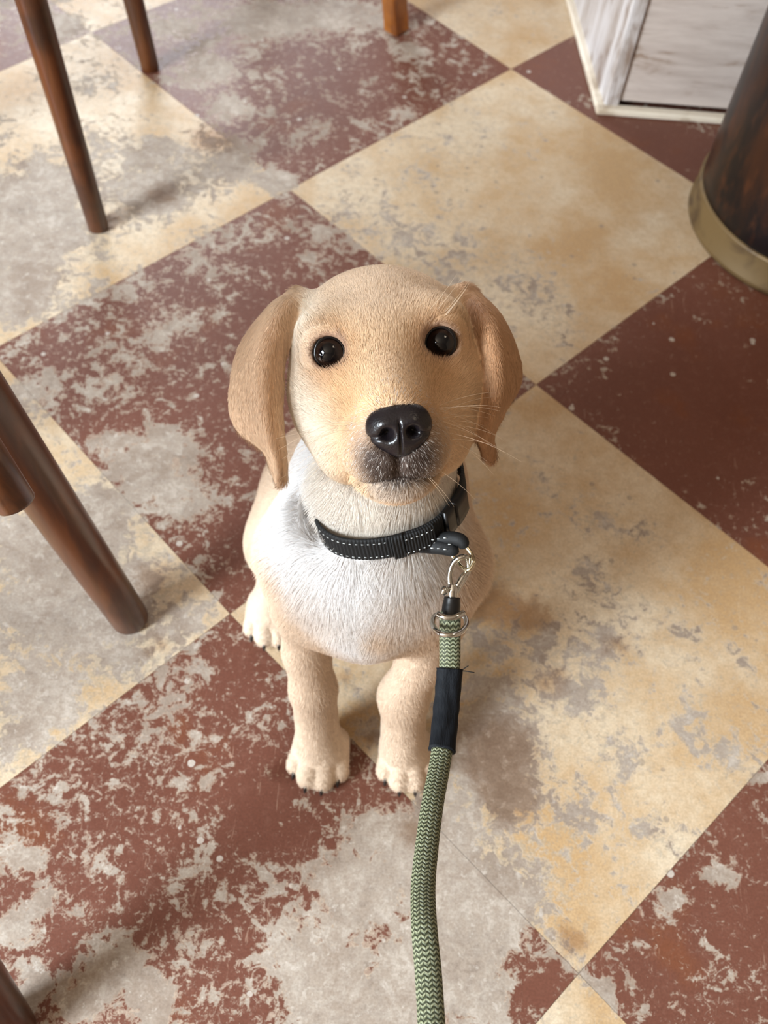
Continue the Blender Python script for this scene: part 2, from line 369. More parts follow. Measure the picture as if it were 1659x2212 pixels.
# ------------------------------------------------------------------ white cabinet
def painted_wood(name, rot, c1, c2, c3, amount):
    t = NT(name); p = t.n('ShaderNodeTexCoord').outputs['Object']
    mp = t.n('ShaderNodeMapping', {'Vector': p, 'Scale': rot}).outputs[0]
    g = t.noise(mp, 60, 8, .7, .35); b = t.noise(p, 12, 6, .6, .5)
    col = t.mix(t.step(g, .35, .7), c1, c2); s = t.math('ADD', t.math('MULTIPLY', g, .6), t.math('MULTIPLY', b, .5))
    col = t.mix(t.math('MULTIPLY', t.step(s, .56, .68), amount), col, c3)
    t.set('Base Color', col); t.set('Roughness', .5); t.bump(g, .25, .0008); return t.m
Mp_h = painted_wood('whitewashed_board', (.12, 1, 1), lin(204, 192, 184), lin(176, 162, 154), lin(140, 112, 88), .8)
Mp_v = painted_wood('whitewashed_post', (1, 1, .12), lin(208, 204, 204), lin(176, 166, 160), lin(124, 100, 82), .8)
Mp_p = painted_wood('cream_plinth', (.2, .2, 1), lin(232, 222, 204), lin(218, 204, 182), lin(160, 138, 112), .6)
M_gap = simple('dark_gap', lin(30, 28, 27), .8)
c0 = onz(1287, 249)[:2]; fx = onz(1530, 268)[:2] - c0; fx /= np.linalg.norm(fx); sd = onz(1236, 60)[:2] - c0; sd /= np.linalg.norm(sd)
X3 = np.array([*fx, 0]); Y3 = np.array([*sd, 0]); Z3 = np.array([0, 0, 1.]); C0 = np.array([*c0, 0])
cab = empty('cabinet', C0 + X3 * .2 + Y3 * .2); tag(cab, 'whitewashed distressed wooden cabinet behind the rusty barrel', 'cabinet')
def skew(c, sx, sy, sz, name, mat, bev=.0015):
    # c = offset of the min corner along X3,Y3,Z3
    V, F = box((0, 0, 0), sx, sy, sz, bev=bev)
    V = [C0 + X3 * (v[0] + sx / 2 + c[0]) + Y3 * (v[1] + sy / 2 + c[1]) + Z3 * (v[2] + sz / 2 + c[2]) for v in V]
    return mesh_obj(name, V, F, mat, cab, smooth=False)
PL = .007
skew((0, 0, 0), .40, .011, PL, 'front_plinth', Mp_p)
skew((0, .011, 0), .012, .36, PL, 'side_plinth', Mp_p)
skew((.008, .008, PL - .003), .015, .02, .62, 'corner_post', Mp_v)
skew((.007, .026, PL - .003), .015, .34, .62, 'side_panel', Mp_v)
skew((.022, .030, PL - .002), .36, .33, .60, 'inner_box', M_gap, 0)
for k in range(3):
    skew((.0225, .0115, PL + .0035 + k * .205), .36, .012, .2035, 'front_board', Mp_h, .0008)
skew((0, 0, PL + .615), .40, .38, .02, 'cabinet_top', Mp_h)

# ------------------------------------------------------------------ barrel
def rust(name):
    t = NT(name); p = t.n('ShaderNodeTexCoord').outputs['Object']
    mp = t.n('ShaderNodeMapping', {'Vector': p, 'Scale': (1, 1, .45)}).outputs[0]
    a = t.noise(mp, 13, 8, .62, .6); b = t.noise(mp, 60, 6, .6)
    col = t.mix(t.step(a, .45, .62), lin(28, 22, 23), lin(66, 38, 24)); col = t.mix(t.math('MULTIPLY', t.step(b, .5, .75), .6), col, lin(100, 58, 34))
    col = t.mix(t.math('MULTIPLY', t.step(t.noise(p, 7, 4), .5, .7), .5), col, lin(38, 32, 36))
    t.set('Base Color', col); t.set('Metallic', .35); t.set('Roughness', .38); t.bump(b, .2, .0008); return t.m
def brass(name):
    t = NT(name); p = t.n('ShaderNodeTexCoord').outputs['Object']; a = t.noise(p, 18, 7, .6, .4)
    t.set('Base Color', t.mix(t.step(a, .5, .72), lin(126, 104, 68), lin(78, 60, 42))); t.set('Metallic', .25); t.set('Roughness', .5); return t.m
bp = np.array([onz(x, y)[:2] for x, y in ((1487, 420), (1500, 498), (1540, 565), (1595, 608), (1659, 640))])
A = np.c_[2 * bp, np.ones(len(bp))]; s = np.linalg.lstsq(A, (bp ** 2).sum(1), rcond=None)[0]; bc = s[:2]; br = math.sqrt(s[2] + bc @ bc)
print('barrel', bc, br)
bc = np.array([bc[0], bc[1], 0.])
bar = empty('rusty_barrel', bc); tag(bar, 'dark rusty round metal barrel with a tarnished brass base band', 'barrel')
mesh_obj('drum', *lathe(bc, [(br * .93, .004), (br * .968, .006), (br * .968, .05), (br * .966, .12), (br * .965, .5), (br * .95, .508), (br * .95, .52), (br * .88, .524), (br * .86, .515), (0, .515)], 96), rust('rusty_metal'), bar)
mesh_obj('base_band', *lathe(bc, [(br * .93, .0), (br * .985, .0), (br, .002), (br, .006), (br * .985, .008), (br * .99, .030), (br * .985, .0325), (br * .965, .033)], 96), brass('tarnished_brass'), bar)

# ------------------------------------------------------------------ puppy: one continuous body from blended volumes
def head_frame(th=17, ps=2.5, roll=4.4, o=(831, 748), d=.43):
    th, ps, roll = np.radians([th, ps, roll]); O = P(*o, d); v = ray(*o); v /= np.linalg.norm(v)
    S = W @ np.array([math.cos(roll), -math.sin(roll), 0]); F0 = -v; S = S - F0 * (S @ F0); S /= np.linalg.norm(S); U0 = np.cross(F0, S)
    F = F0 * math.cos(th) - U0 * math.sin(th); U = U0 * math.cos(th) + F0 * math.sin(th)
    F2 = F * math.cos(ps) + S * math.sin(ps); S2 = S * math.cos(ps) - F * math.sin(ps)
    return O, np.stack([S2, U, F2])
HO, HM = head_frame()
def H(x, y, z): return HO + (np.array([x, y, z]) / 100) @ HM      # head-local cm -> model units
def toH(p): return (np.asarray(p) - HO) @ HM.T * 100
VS = .0016
lo = np.array([-.125, .160, -.003]); hi = np.array([.105, .470, .325])
nx, ny, nz = [int(v) for v in np.ceil((hi - lo) / VS)]
gx, gy, gz = [lo[i] + VS * np.arange(n) for i, n in enumerate((nx, ny, nz))]
D = np.full((nx, ny, nz), .05, np.float32)
def region(a, b):
    s = [slice(max(0, int((a[i] - lo[i]) / VS)), min(n, int((b[i] - lo[i]) / VS) + 2)) for i, n in enumerate((nx, ny, nz))]
    G = np.stack(np.meshgrid(gx[s[0]], gy[s[1]], gz[s[2]], indexing='ij'), -1).astype(np.float32); return tuple(s), G
def smin(a, b, k):
    h = np.maximum(k - np.abs(a - b), 0) / k; return np.minimum(a, b) - h * h * k * .25
def add(fn, a, b, k, sub=False):
    m = k + .004; s, G = region(np.asarray(a) - m, np.asarray(b) + m); d = fn(G)
    D[s] = -smin(-D[s], d, k) if sub else smin(D[s], d, k)
def ball(c, r, k=.012, sub=False):
    c = np.array(c, float); add(lambda G: np.linalg.norm(G - c, axis=-1) - r, c - r, c + r, k, sub)
def ell(c, r, k=.012, M=None, sub=False):
    c = np.array(c, float); r = np.array(r, float); M_ = np.eye(3) if M is None else np.asarray(M); R = r.max()
    def f(G):
        q = (G - c) @ M_.T; k0 = np.linalg.norm(q / r, axis=-1); k1 = np.linalg.norm(q / (r * r), axis=-1) + 1e-9; return k0 * (k0 - 1) / k1
    add(f, c - R, c + R, k, sub)
def cone(a, b, ra, rb, k=.012, sub=False):
    a = np.array(a, float); b = np.array(b, float); ab = b - a; L2 = ab @ ab
    def f(G):
        t = np.clip((G - a) @ ab / L2, 0, 1); return np.linalg.norm(G - a - t[..., None] * ab, axis=-1) - (ra + (rb - ra) * t)
    R = max(ra, rb); add(f, np.minimum(a, b) - R, np.maximum(a, b) + R, k, sub)
def patch(rows, thick, k, nu=60, nv=34):
    R = np.array([[P(*q) for q in r] for r in rows]); A = np.array([spline(R[:, j], nu) for j in range(R.shape[1])]).transpose(1, 0, 2)
    S = np.array([spline(r, nv) for r in A]); pts = S.reshape(-1, 3).astype(np.float32)
    th = np.interp(np.linspace(0, 1, nu), np.linspace(0, 1, len(thick)), thick)[:, None].repeat(nv, 1)
    th = th.reshape(-1).astype(np.float32)
    def f(G):
        sh = G.shape[:3]; g = G.reshape(-1, 3); out = np.empty(len(g), np.float32); p2 = (pts ** 2).sum(1)
        for i in range(0, len(g), 20000):
            q = g[i:i + 20000]; d = np.sqrt(np.maximum((q ** 2).sum(1)[:, None] + p2 - 2 * q @ pts.T, 0)) - th; out[i:i + 20000] = d.min(1)
        return out.reshape(sh)
    add(f, pts.min(0) - .004, pts.max(0) + .004, k); return S
def hell(c, r, k=.010, sub=False): ell(H(*c), np.array(r) / 100, k, HM, sub)
def hcone(a, b, ra, rb, k=.010, sub=False): cone(H(*a), H(*b), ra / 100, rb / 100, k, sub)

# trunk
ell((-.012, .385, .060), (.046, .056, .058), .02)
ell((-.009, .345, .100), (.047, .058, .060), .03)
ell((-.006, .302, .132), (.047, .055, .058), .03)
ell((-.005, .268, .150), (.045, .040, .044), .025)
ell((-.005, .262, .120), (.037, .032, .034), .025)
ell((-.004, .308, .168), (.042, .042, .034), .025)
cone((-.002, .272, .178), (-.001, .292, .232), .0335, .031, .022)
cone((-.004, .246, .128), (-.001, .248, .088), .014, .004, .02)
cone((-.010, .425, .030), (.012, .452, .014), .016, .012, .02)
cone((.012, .452, .014), (.036, .446, .010), .011, .006, .01)
# haunches and hind legs
for s, xo in ((-1, -.010), (1, -.018)):
    ell((s * .043 + xo, .352, .060), (.029, .050, .050), .022)
    cone((s * .054 + xo, .325, .055), (s * .056 + xo, .352, .022), .019, .013, .02)
cone((-.066, .352, .020), (-.0655, .312, .016), .0125, .0125, .012)
cone((.042, .362, .020), (.038, .330, .016), .0125, .0125, .012)
# forelegs
cone((-.036, .268, .145), (-.0370, .256, .112), .0240, .0160, .022)
cone((-.0370, .256, .112), (-.0345, .244, .080), .0150, .0126, .006)
cone((-.0345, .244, .080), (-.0290, .232, .055), .0126, .0124, .005)
cone((-.0290, .232, .055), (-.024, .218, .022), .0124, .0130, .006)
cone((.031, .270, .145), (.0340, .258, .112), .0250, .0165, .022)
cone((.0340, .258, .112), (.0305, .246, .080), .0155, .0128, .006)
cone((.0305, .246, .080), (.0240, .234, .055), .0128, .0124, .005)
cone((.0240, .234, .055), (.0275, .220, .022), .0124, .0135, .010)
CLAWS = []
def paw(c, ang, sc_=1., n=4, y0=0.):
    c = np.array(c, float); ca, sa = math.cos(ang), math.sin(ang)
    def L(x, y, z): return c + np.array([x * ca - y * sa, x * sa + y * ca, z]) * sc_
    ell(L(0, .003, .0125), np.array([.0172, .0155, .0125]) * sc_, .008)
    for k, (x, y, r, z) in enumerate(((-.0138, -.004, .0060, .0085), (-.0050, -.0115, .0066, .0092), (.0050, -.0115, .0066, .0092), (.0138, -.004, .0060, .0085))):
        cone(L(x * .72, y + .013, .0145), L(x, y - .004, z - .0005), .0072 * sc_, r * sc_, .0020)
        ball(L(x * 1.04, y - .0065, z - .0022), r * .86 * sc_, .003)
        CLAWS.append((L(x * 1.04, y - .0105, z - .0004), L(x * 1.08, y - .0148, z - .0056), .0015 * sc_))
paw((-.0215, .2105, 0), math.radians(-3), .93)
paw((.0310, .2150, 0), math.radians(7), .90)
paw((-.0655, .300, 0), math.radians(8), .90)
paw((.036, .320, 0), math.radians(-6), .90)
# head
hell((0, -1.15, -3.9), (4.2, 3.6, 4.5), .012)
for s in (-1, 1):
    hell((s * 2.55, -2.6, -1.5), (1.9, 2.6, 2.6), .010)
    hell((s * 1.9, -4.3, .2), (1.5, 1.6, 2.2), .010)
    hell((s * 2.3, .55, -1.2), (1.35, 1.0, 1.2), .012)
hell((0, -1.6, -.6), (2.9, 2.4, 2.3), .014)
hcone((0, -.6, -.6), (0, -1.45, 3.6), 1.7, 1.15, .012)
hcone((0, -2.6, 1.0), (0, -2.6, 3.5), 2.15, 1.65, .012)
for s in (-1, 1):
    hcone((s * 1.35, -3.5, .8), (s * .95, -3.35, 3.45), 1.75, 1.3, .008)
    hell((s * .85, -3.25, 3.8), (1.05, 1.2, .95), .005)
ell(H(.12, -2.0, 4.75), (.0105, .0090, .0075), .003, HM, sub=True)
hcone((0, -4.8, .5), (0, -4.75, 2.9), 1.7, 1.05, .005)
hell((0, -4.72, 2.8), (1.75, 1.15, 1.5), .006)
hcone((0, -3.6, -1.5), (0, -4.8, .2), 2.2, 1.5, .010)
# philtrum and mouth line
hcone((0, -2.4, 5.1), (0, -3.9, 4.75), .12, .14, .003, sub=True)
for s in (-1, 1):
    MC = [(0, -4.30, 4.55), (.7, -4.42, 4.45), (1.4, -4.60, 3.75), (1.9, -4.6, 2.7)]
    for a_, b_ in zip(MC[:-1], MC[1:]): hcone((s * a_[0], a_[1], a_[2]), (s * b_[0], b_[1], b_[2]), .11, .11, .003, sub=True)
# eye sockets
EYE = [(-2.41, -.20, -.45), (2.47, -.20, -.45)]
EP = []
for e_ in EYE:
    c = H(*e_); v = CAMP - c; v /= np.linalg.norm(v); EP.append((c, v))
    ell(c + v * .0040, (.0069, .0069, .0069), .002, sub=True)
    cone(c + v * .004, c + v * .016, .0065, .0074, .0015, sub=True)
# ears
EARL = [[(662, 632, .466), (650, 622, .470), (640, 624, .473), (632, 634, .476)],
        [(634, 690, .455), (608, 678, .452), (585, 672, .460), (572, 684, .468)],
        [(612, 770, .446), (585, 765, .439), (548, 752, .446), (518, 752, .460)],
        [(608, 860, .442), (582, 862, .434), (536, 852, .441), (496, 845, .455)],
        [(613, 930, .444), (593, 935, .437), (550, 928, .444), (508, 912, .455)],
        [(618, 985, .447), (605, 990, .443), (588, 982, .447), (566, 962, .452)],
        [(612, 1034, .453), (608, 1038, .452), (604, 1037, .452), (600, 1030, .453)]]
EARR = [[(985, 620, .466), (1000, 616, .470), (1014, 622, .474), (1022, 632, .478)],
        [(1020, 690, .455), (1042, 682, .451), (1064, 680, .459), (1078, 690, .470)],
        [(1044, 765, .447), (1062, 755, .441), (1092, 746, .450), (1114, 758, .466)],
        [(1052, 835, .443), (1066, 835, .437), (1098, 832, .447), (1123, 815, .463)],
        [(1045, 890, .444), (1057, 892, .439), (1076, 886, .447), (1096, 872, .459)],
        [(1037, 935, .448), (1047, 938, .444), (1058, 936, .447), (1067, 930, .451)],
        [(1046, 978, .455), (1053, 985, .454), (1060, 988, .454), (1066, 985, .455)]]
def shrink(rows, q):
    c = np.mean([r_[:2] for r in rows for r_ in r], axis=0); out = []
    for i, r in enumerate(rows):
        m = np.mean([v[:2] for v in r], axis=0); out.append([(*(np.array(v[:2]) + (m - np.array(v[:2])) * q / max(20, np.linalg.norm(m - np.array(v[:2])))), v[2]) for v in r])
    return out
EARL[0] = [(x, y + 16, z_) for x, y, z_ in EARL[0]]; EARR[0] = [(x, y + 14, z_) for x, y, z_ in EARR[0]]
EARL = shrink(EARL, 9); EARR = shrink(EARR, 8)
SL = patch(EARL, [.0042, .0030, .0024, .0022, .0021, .0021, .0020], .007)
SR = patch(EARR, [.0042, .0030, .0024, .0022, .0021, .0021, .0020], .007)
RC = np.array([.0065, .270, .1995]); cz_ = np.array([-.26, .22, 1.]); cz_ /= np.linalg.norm(cz_)
def groove(G):
    q = G - RC; h_ = q @ cz_; r_ = np.linalg.norm(q - h_[..., None] * cz_, axis=-1); return np.sqrt((r_ - .0422) ** 2 + (h_ * .85) ** 2) - .0070
add(groove, RC - .056, RC + .056, .005, sub=True)
# keep everything above the floor
Zg = gz[None, None, :] - .0003
D[:] = np.maximum(D, -Zg)

def surface_nets(D):
    ins = D < 0; c = np.zeros(tuple(n - 1 for n in D.shape), np.int8); n0, n1, n2 = c.shape
    for dx in (0, 1):
        for dy in (0, 1):
            for dz in (0, 1): c += ins[dx:dx + n0, dy:dy + n1, dz:dz + n2]
    act = (c > 0) & (c < 8); idx = np.full(c.shape, -1, np.int64); ii = np.argwhere(act); idx[act] = np.arange(len(ii))
    acc = np.zeros((len(ii), 3)); cnt = np.zeros(len(ii))
    corners = [(a, b, d) for a in (0, 1) for b in (0, 1) for d in (0, 1)]
    val = {k: D[ii[:, 0] + k[0], ii[:, 1] + k[1], ii[:, 2] + k[2]] for k in corners}
    for k in corners:
        for ax in range(3):
            if k[ax]: continue
            k2 = list(k); k2[ax] = 1; a = val[k]; b = val[tuple(k2)]; m = (a < 0) != (b < 0); t = np.where(m, a / np.where(m, a - b, 1), 0)
            p = np.tile(np.array(k, float), (len(ii), 1)); p[:, ax] = t; acc[m] += p[m]; cnt[m] += 1
    V = lo + (ii + acc / cnt[:, None]) * VS; Fs = []
    for ax in range(3):
        o1, o2 = (ax + 1) % 3, (ax + 2) % 3
        sl = [slice(1, s - 1) for s in D.shape]; sa = list(sl); sb = list(sl); sa[ax] = slice(0, D.shape[ax] - 1); sb[ax] = slice(1, D.shape[ax])
        A_ = ins[tuple(sa)]; B_ = ins[tuple(sb)]; e = np.argwhere(A_ != B_); off = np.ones(3, int); off[ax] = 0; e0 = e + off
        flip = A_[tuple(e.T)]
        def q(d1, d2):
            z = e0.copy(); z[:, o1] -= d1; z[:, o2] -= d2; return idx[tuple(z.T)]
        Q = np.stack([q(0, 0), q(1, 0), q(1, 1), q(0, 1)], 1); Q[~flip] = Q[~flip][:, ::-1]; Fs.append(Q)
    return V, np.vstack(Fs)
BV, BF = surface_nets(D)
# relax the surface a little
def relax(V, F, it, lam=.5):
    E_ = np.vstack([F[:, [0, 1]], F[:, [1, 2]], F[:, [2, 3]], F[:, [3, 0]]]); E_ = np.vstack([E_, E_[:, ::-1]]); deg = np.bincount(E_[:, 0], minlength=len(V))[:, None]
    for k in range(it):
        s = np.stack([np.bincount(E_[:, 0], V[E_[:, 1], i], len(V)) for i in range(3)], 1); V = V + (lam if k % 2 == 0 else -lam * .9) * (s / deg - V)
    return V
BV = relax(BV, BF, 6)
print('body verts', len(BV))
gr = np.stack(np.gradient(D, VS), -1)
def sample(A_, p):
    q = (np.asarray(p) - lo) / VS; i = np.clip(q.astype(int), 0, np.array(D.shape) - 2); t = q - i; o = 0
    for a in (0, 1):
        for b in (0, 1):
            for c in (0, 1):
                wgt = (t[:, 0] if a else 1 - t[:, 0]) * (t[:, 1] if b else 1 - t[:, 1]) * (t[:, 2] if c else 1 - t[:, 2])
                v = A_[i[:, 0] + a, i[:, 1] + b, i[:, 2] + c]; o = o + (wgt[:, None] * v if v.ndim > 1 else wgt * v)
    return o
def normals(p):
    g = sample(gr, p); return g / (np.linalg.norm(g, axis=1)[:, None] + 1e-9)
EARPTS = np.vstack([SL.reshape(-1, 3), SR.reshape(-1, 3)])
def ear_dist(p):
    p = np.asarray(p, np.float32); out = np.full(len(p), 1., np.float32); m = (p[:, 2] > .17)
    E_ = EARPTS[::2].astype(np.float32); e2 = (E_ ** 2).sum(1); q = p[m]; r = np.empty(len(q), np.float32)
    for i in range(0, len(q), 20000):
        z = q[i:i + 20000]; r[i:i + 20000] = np.sqrt(np.maximum((z ** 2).sum(1)[:, None] + e2 - 2 * z @ E_.T, 0)).min(1)
    out[m] = r; return out
def sm(v, a, b): t = np.clip((v - a) / (b - a), 0, 1); return t * t * (3 - 2 * t)
def LC(r, g, b): return np.array(lin(r, g, b)[:3])
def wav(p, s, seed):   # cheap smooth noise -1..1
    r_ = np.random.default_rng(seed); o = np.zeros(len(p))
    for k in range(5):
        d = r_.normal(size=3); d /= np.linalg.norm(d); o += np.sin(p @ d * s * (1 + .5 * k) + r_.uniform(0, 6.28)) / (1 + .3 * k)
    return o / 2.6
# colour of the coat
def coat(p, n):
    h = toH(p); N_ = len(p); x, y, z = h.T; ax = np.abs(x)
    inhead = sm(h[:, 2] * .0 + p[:, 2], .205, .225)
    col = np.tile(LC(232, 206, 180), (N_, 1))                                  # legs, flank
    def mix(c, f): nonlocal col; f = np.clip(f, 0, 1)[:, None]; col = col * (1 - f) + np.array(c) * f
    # white chest
    cx_ = (p[:, 0] + .004) / .047; zl = .086 + .042 * np.minimum(np.abs(cx_), 1.1) + .006 * wav(p, 220, 5); chest = sm((p[:, 2] - zl) / .05, 0, 1) * (1 - sm(np.abs(cx_), .62, 1.02)) * (1 - sm(p[:, 1], .262, .30)) + .0
    chest += sm(-p[:, 0], .006, .024) * sm(p[:, 2], .155, .18) * (1 - sm(p[:, 2], .25, .26)) * .9
    mix(LC(250, 249, 249), np.clip(chest + .15 * wav(p, 160, 3) * (chest > .05), 0, 1) * .95)
    for (px_, py_, rr_, f_) in ((822, 1372, .010, .8), (700, 1352, .012, .35), (905, 1340, .018, .5), (640, 1290, .012, .3)):
        q_ = P(px_, py_, .5); v_ = q_ - CAMP; v_ /= np.linalg.norm(v_); dd_ = p - CAMP; mix(LC(232, 202, 170), f_ * (p[:, 1] < .27) * np.exp(-(np.linalg.norm(dd_ - (dd_ @ v_)[:, None] * v_, axis=1) / rr_) ** 2))
    # paws paler
    mix(LC(236, 214, 190), (1 - sm(p[:, 2], .012, .05)) * .6)
    # head
    head = (1 - sm(-z, 6.5, 9)) * sm(y, -6.2, -5.6) * sm(p[:, 2], .215, .235)
    mix(LC(236, 202, 164), head)
    mix(LC(244, 222, 196), head * sm(y, .4, 2.0) * .6)
    mix(LC(250, 238, 220), head * sm(-x, 1.9, 3.6) * .85)                        # left cheek paler: side light painted into the coat
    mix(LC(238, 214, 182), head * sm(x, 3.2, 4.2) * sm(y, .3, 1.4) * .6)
    mix(LC(218, 170, 120), head * np.exp(-((ax - 1.0) ** 2 / 1.2 + (y + 2.2) ** 2 / 1.6)) * sm(z, 0., 1.6) * .7)
    mix(LC(218, 168, 118), head * np.exp(-((ax - 2.4) ** 2 / 1.6 + (y + 1.1) ** 2 / .6)) * .5)
    # throat
    mix(LC(244, 234, 220), sm(-y, 5.3, 5.9) * (1 - sm(z, 2.6, 3.4)) * sm(p[:, 2], .19, .215) * .95)
    # round the eyes
    for s in (-1, 1):
        c_, v_ = EP[0 if s < 0 else 1]; q_ = p - c_; de = np.linalg.norm(q_ - (q_ @ v_)[:, None] * v_, axis=1) * 100; front = (q_ @ v_) > -.008
        mix(LC(214, 172, 132), front * (1 - sm(de, 1.0, 1.7)) * .6); mix(LC(150, 118, 104), front * (1 - sm(de, .74, 1.05)) * .7); mix(LC(24, 18, 18), front * (1 - sm(de, .63, .68)))
    # dark muzzle
    dn = np.sqrt((x / 1.6) ** 2 + ((y + 3.1) / 1.6) ** 2)
    mix(LC(150, 132, 120), sm(z, 2.8, 4.0) * (1 - sm(dn, .95, 1.55)) * .75)
    mix(LC(70, 58, 54), sm(z, 3.0, 3.9) * (1 - sm(dn, .65, 1.2)) * sm(-y, 2.1, 2.8) * .92)
    mix(LC(40, 32, 32), sm(z, 2.7, 3.6) * np.exp(-((y + 4.32 + .08 * ax ** 2) ** 2) / .05) * (1 - sm(ax, 1.5, 2.1)) * .9)
    mix(LC(214, 200, 186), sm(z, 2.8, 3.4) * np.exp(-((y + 5.0) ** 2) / .12) * (1 - sm(ax, .9, 1.5)) * .7)
    mix(LC(228, 180, 130), sm(z, 2., 3.) * sm(-y, 5.3, 5.6) * .6)
    # ears
    ed = ear_dist(p); er = (1 - sm(ed, .0036, .006)); mix(LC(242, 204, 168), er * .92)
    mix(LC(232, 202, 166), er * sm(y, .6, 1.8) * .7); mix(LC(176, 122, 76), er * sm(x, 2., 4.) * .6)  # last mix: right ear darker brown, its shade painted into the coat
    return np.clip(col * (1 + .05 * wav(p, 90, 11)[:, None]), 0, 1)
BN = normals(BV)
BC = coat(BV, BN)
def coat_mat(name, hair):
    t = NT(name); c = t.n('ShaderNodeAttribute', attribute_name='coat').outputs['Color']
    if hair:
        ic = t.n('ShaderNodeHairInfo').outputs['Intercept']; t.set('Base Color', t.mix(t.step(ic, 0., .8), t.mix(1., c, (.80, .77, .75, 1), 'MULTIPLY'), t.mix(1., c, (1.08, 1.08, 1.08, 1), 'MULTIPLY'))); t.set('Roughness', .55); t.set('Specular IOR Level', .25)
        nn = t.n('ShaderNodeAttribute', attribute_name='skin_normal').outputs['Vector']
        g = t.n('ShaderNodeNewGeometry').outputs['Normal']
        m = t.n('ShaderNodeMix', {0: .22}, data_type='VECTOR'); t.t.links.new(nn, m.inputs[4]); t.t.links.new(g, m.inputs[5])
        nm = t.n('ShaderNodeVectorMath', {0: m.outputs[1]}, operation='NORMALIZE').outputs[0]; t.set('Normal', nm)
    else: t.set('Base Color', c); t.set('Roughness', .8); t.set('Specular IOR Level', .1)
    return t.m
M_skin = coat_mat('puppy_coat', False); M_fur = coat_mat('puppy_fur', True)
DOGO = np.array([0., .28, 0.])
body = mesh_obj('puppy', BV, BF, M_skin, origin=DOGO)
ca = body.data.attributes.new('coat', 'FLOAT_COLOR', 'POINT'); ca.data.foreach_set('color', np.c_[BC * .92, np.ones(len(BC))].astype('f4').ravel())
tag(body, 'pale yellow Labrador puppy sitting on the chequered floor, looking up', 'puppy')

# eyes
def eye_mat():
    t = NT('dark_eye'); p = t.n('ShaderNodeTexCoord').outputs['Object']
    r = t.n('ShaderNodeVectorMath', {0: t.n('ShaderNodeVectorMath', {0: p, 1: (1, 1, 0)}, operation='MULTIPLY').outputs[0]}, operation='LENGTH').outputs[1]
    k = .0078 * K; nz = t.noise(p, 700, 3)
    iris = t.mix(nz, lin(40, 25, 18), lin(20, 13, 11)); col = t.mix(t.step(r, .0038 * K, .0046 * K), lin(5, 6, 9), iris)
    col = t.mix(t.step(r, .0056 * K, .0061 * K), col, lin(8, 7, 8))
    t.set('Base Color', col); t.set('Roughness', .03); t.set('Specular IOR Level', .5); return t.m
M_eye = eye_mat()
for c, v in EP:
    bpy.ops.mesh.primitive_uv_sphere_add(segments=48, ring_count=32, radius=.0076 * K); o = bpy.context.object; o.name = 'eye'; o.data.name = 'eye'
    for pl in o.data.polygons: pl.use_smooth = True
    # slight corneal bulge along the gaze axis
    for vt in o.data.vertices:
        q = vt.co / (.0076 * K); g_ = max(0, q.z - .72); vt.co += Vector((0, 0, g_ * .0004 * K))
    o.data.materials.append(M_eye); o.parent = body
    q = Vector(tuple(v)).to_track_quat('Z', 'Y'); o.rotation_euler = q.to_euler(); cc = (c + v * .0010) * K - DOGO * K; o.location = Vector(tuple(cc))
    o['label'] = 'dark glossy eye'
    # wet rim of the eyelids
    e1 = np.cross(v, HM[1]); e1 /= np.linalg.norm(e1); e2 = np.cross(e1, v); s = -1 if c @ HM[0] < HO @ HM[0] else 1
    pts = []
    for t_ in np.linspace(0, 2 * math.pi, 56, endpoint=False):
        a, b = math.cos(t_), math.sin(t_); rx = .0061; ry = .0064 + (.0003 if b > 0 else -.0002)
        pts.append(c + v * (.0047 + .0004 * b) + (-e1 * a * rx * (1.08 if a * s < 0 else .98)) + e2 * b * ry)
    mesh_obj('eyelid_rim', *tube(pts, .00105, 10, closed=True)[:2], simple('wet_black_rim', lin(16, 13, 15), .18) if 'wet_black_rim' not in bpy.data.materials else bpy.data.materials['wet_black_rim'], body)

# nose leather: lathe-like pad built in head space with two nostrils
def nose():
    V = []; F = []; nu, nv = 72, 40
    for i in range(nv):
        ph = i / (nv - 1) * math.pi * .60
        for k in range(nu):
            th = 2 * math.pi * k / nu; cx_, sy_ = math.cos(th), math.sin(th)
            r = math.sin(ph) / math.sin(math.pi * .5) if ph < math.pi / 2 else 1 - .25 * (ph - math.pi / 2)
            wx = 1.34; wy = 1.02 if sy_ > 0 else 1.25
            q = 1 / (abs(cx_) ** 2.5 + abs(sy_) ** 2.5) ** (1 / 2.5) if sy_ > 0 else 1 / (abs(cx_) ** 2. + abs(sy_) ** 2.) ** .5
            taper = 1 - (.34 * sy_ ** 2 if sy_ < 0 else .05 * sy_ ** 2)
            x = cx_ * r * wx * q * taper; y = sy_ * r * wy * q; z = .80 * math.cos(ph)
            # nostrils: comma-shaped pits with an alar slit to the side
            for s in (-1, 1):
                dx, dy = (x - s * .50), (y + .10); g = math.exp(-((dx / .23) ** 2 + ((dy) / .24) ** 2) * 1.1)
                z -= .62 * g; z += .10 * math.exp(-(((x - s * .62) / .36) ** 2 + ((y - .28) / .30) ** 2))
                sl = x * s; yy = y + .20 + .12 * (sl - .6)
                if sl > .5: z -= .20 * math.exp(-(yy / .09) ** 2) * sm(sl, .5, .75)
            z -= .13 * math.exp(-(x / .06) ** 2) * (1 if y < .15 else math.exp(-((y - .15) / .25) ** 2))
            V.append((x, y, z))
    for i in range(nv - 1):
        for k in range(nu): F.append((i * nu + k, (i + 1) * nu + k, (i + 1) * nu + (k + 1) % nu, i * nu + (k + 1) % nu))
    return V, F
NV, NF = nose(); NC = np.array([.12, -1.95, 4.62]); a_ = math.radians(-8)
NV = [H(v[0] + NC[0], v[1] * math.cos(a_) - v[2] * math.sin(a_) + NC[1], v[1] * math.sin(a_) + v[2] * math.cos(a_) + NC[2]) for v in NV]
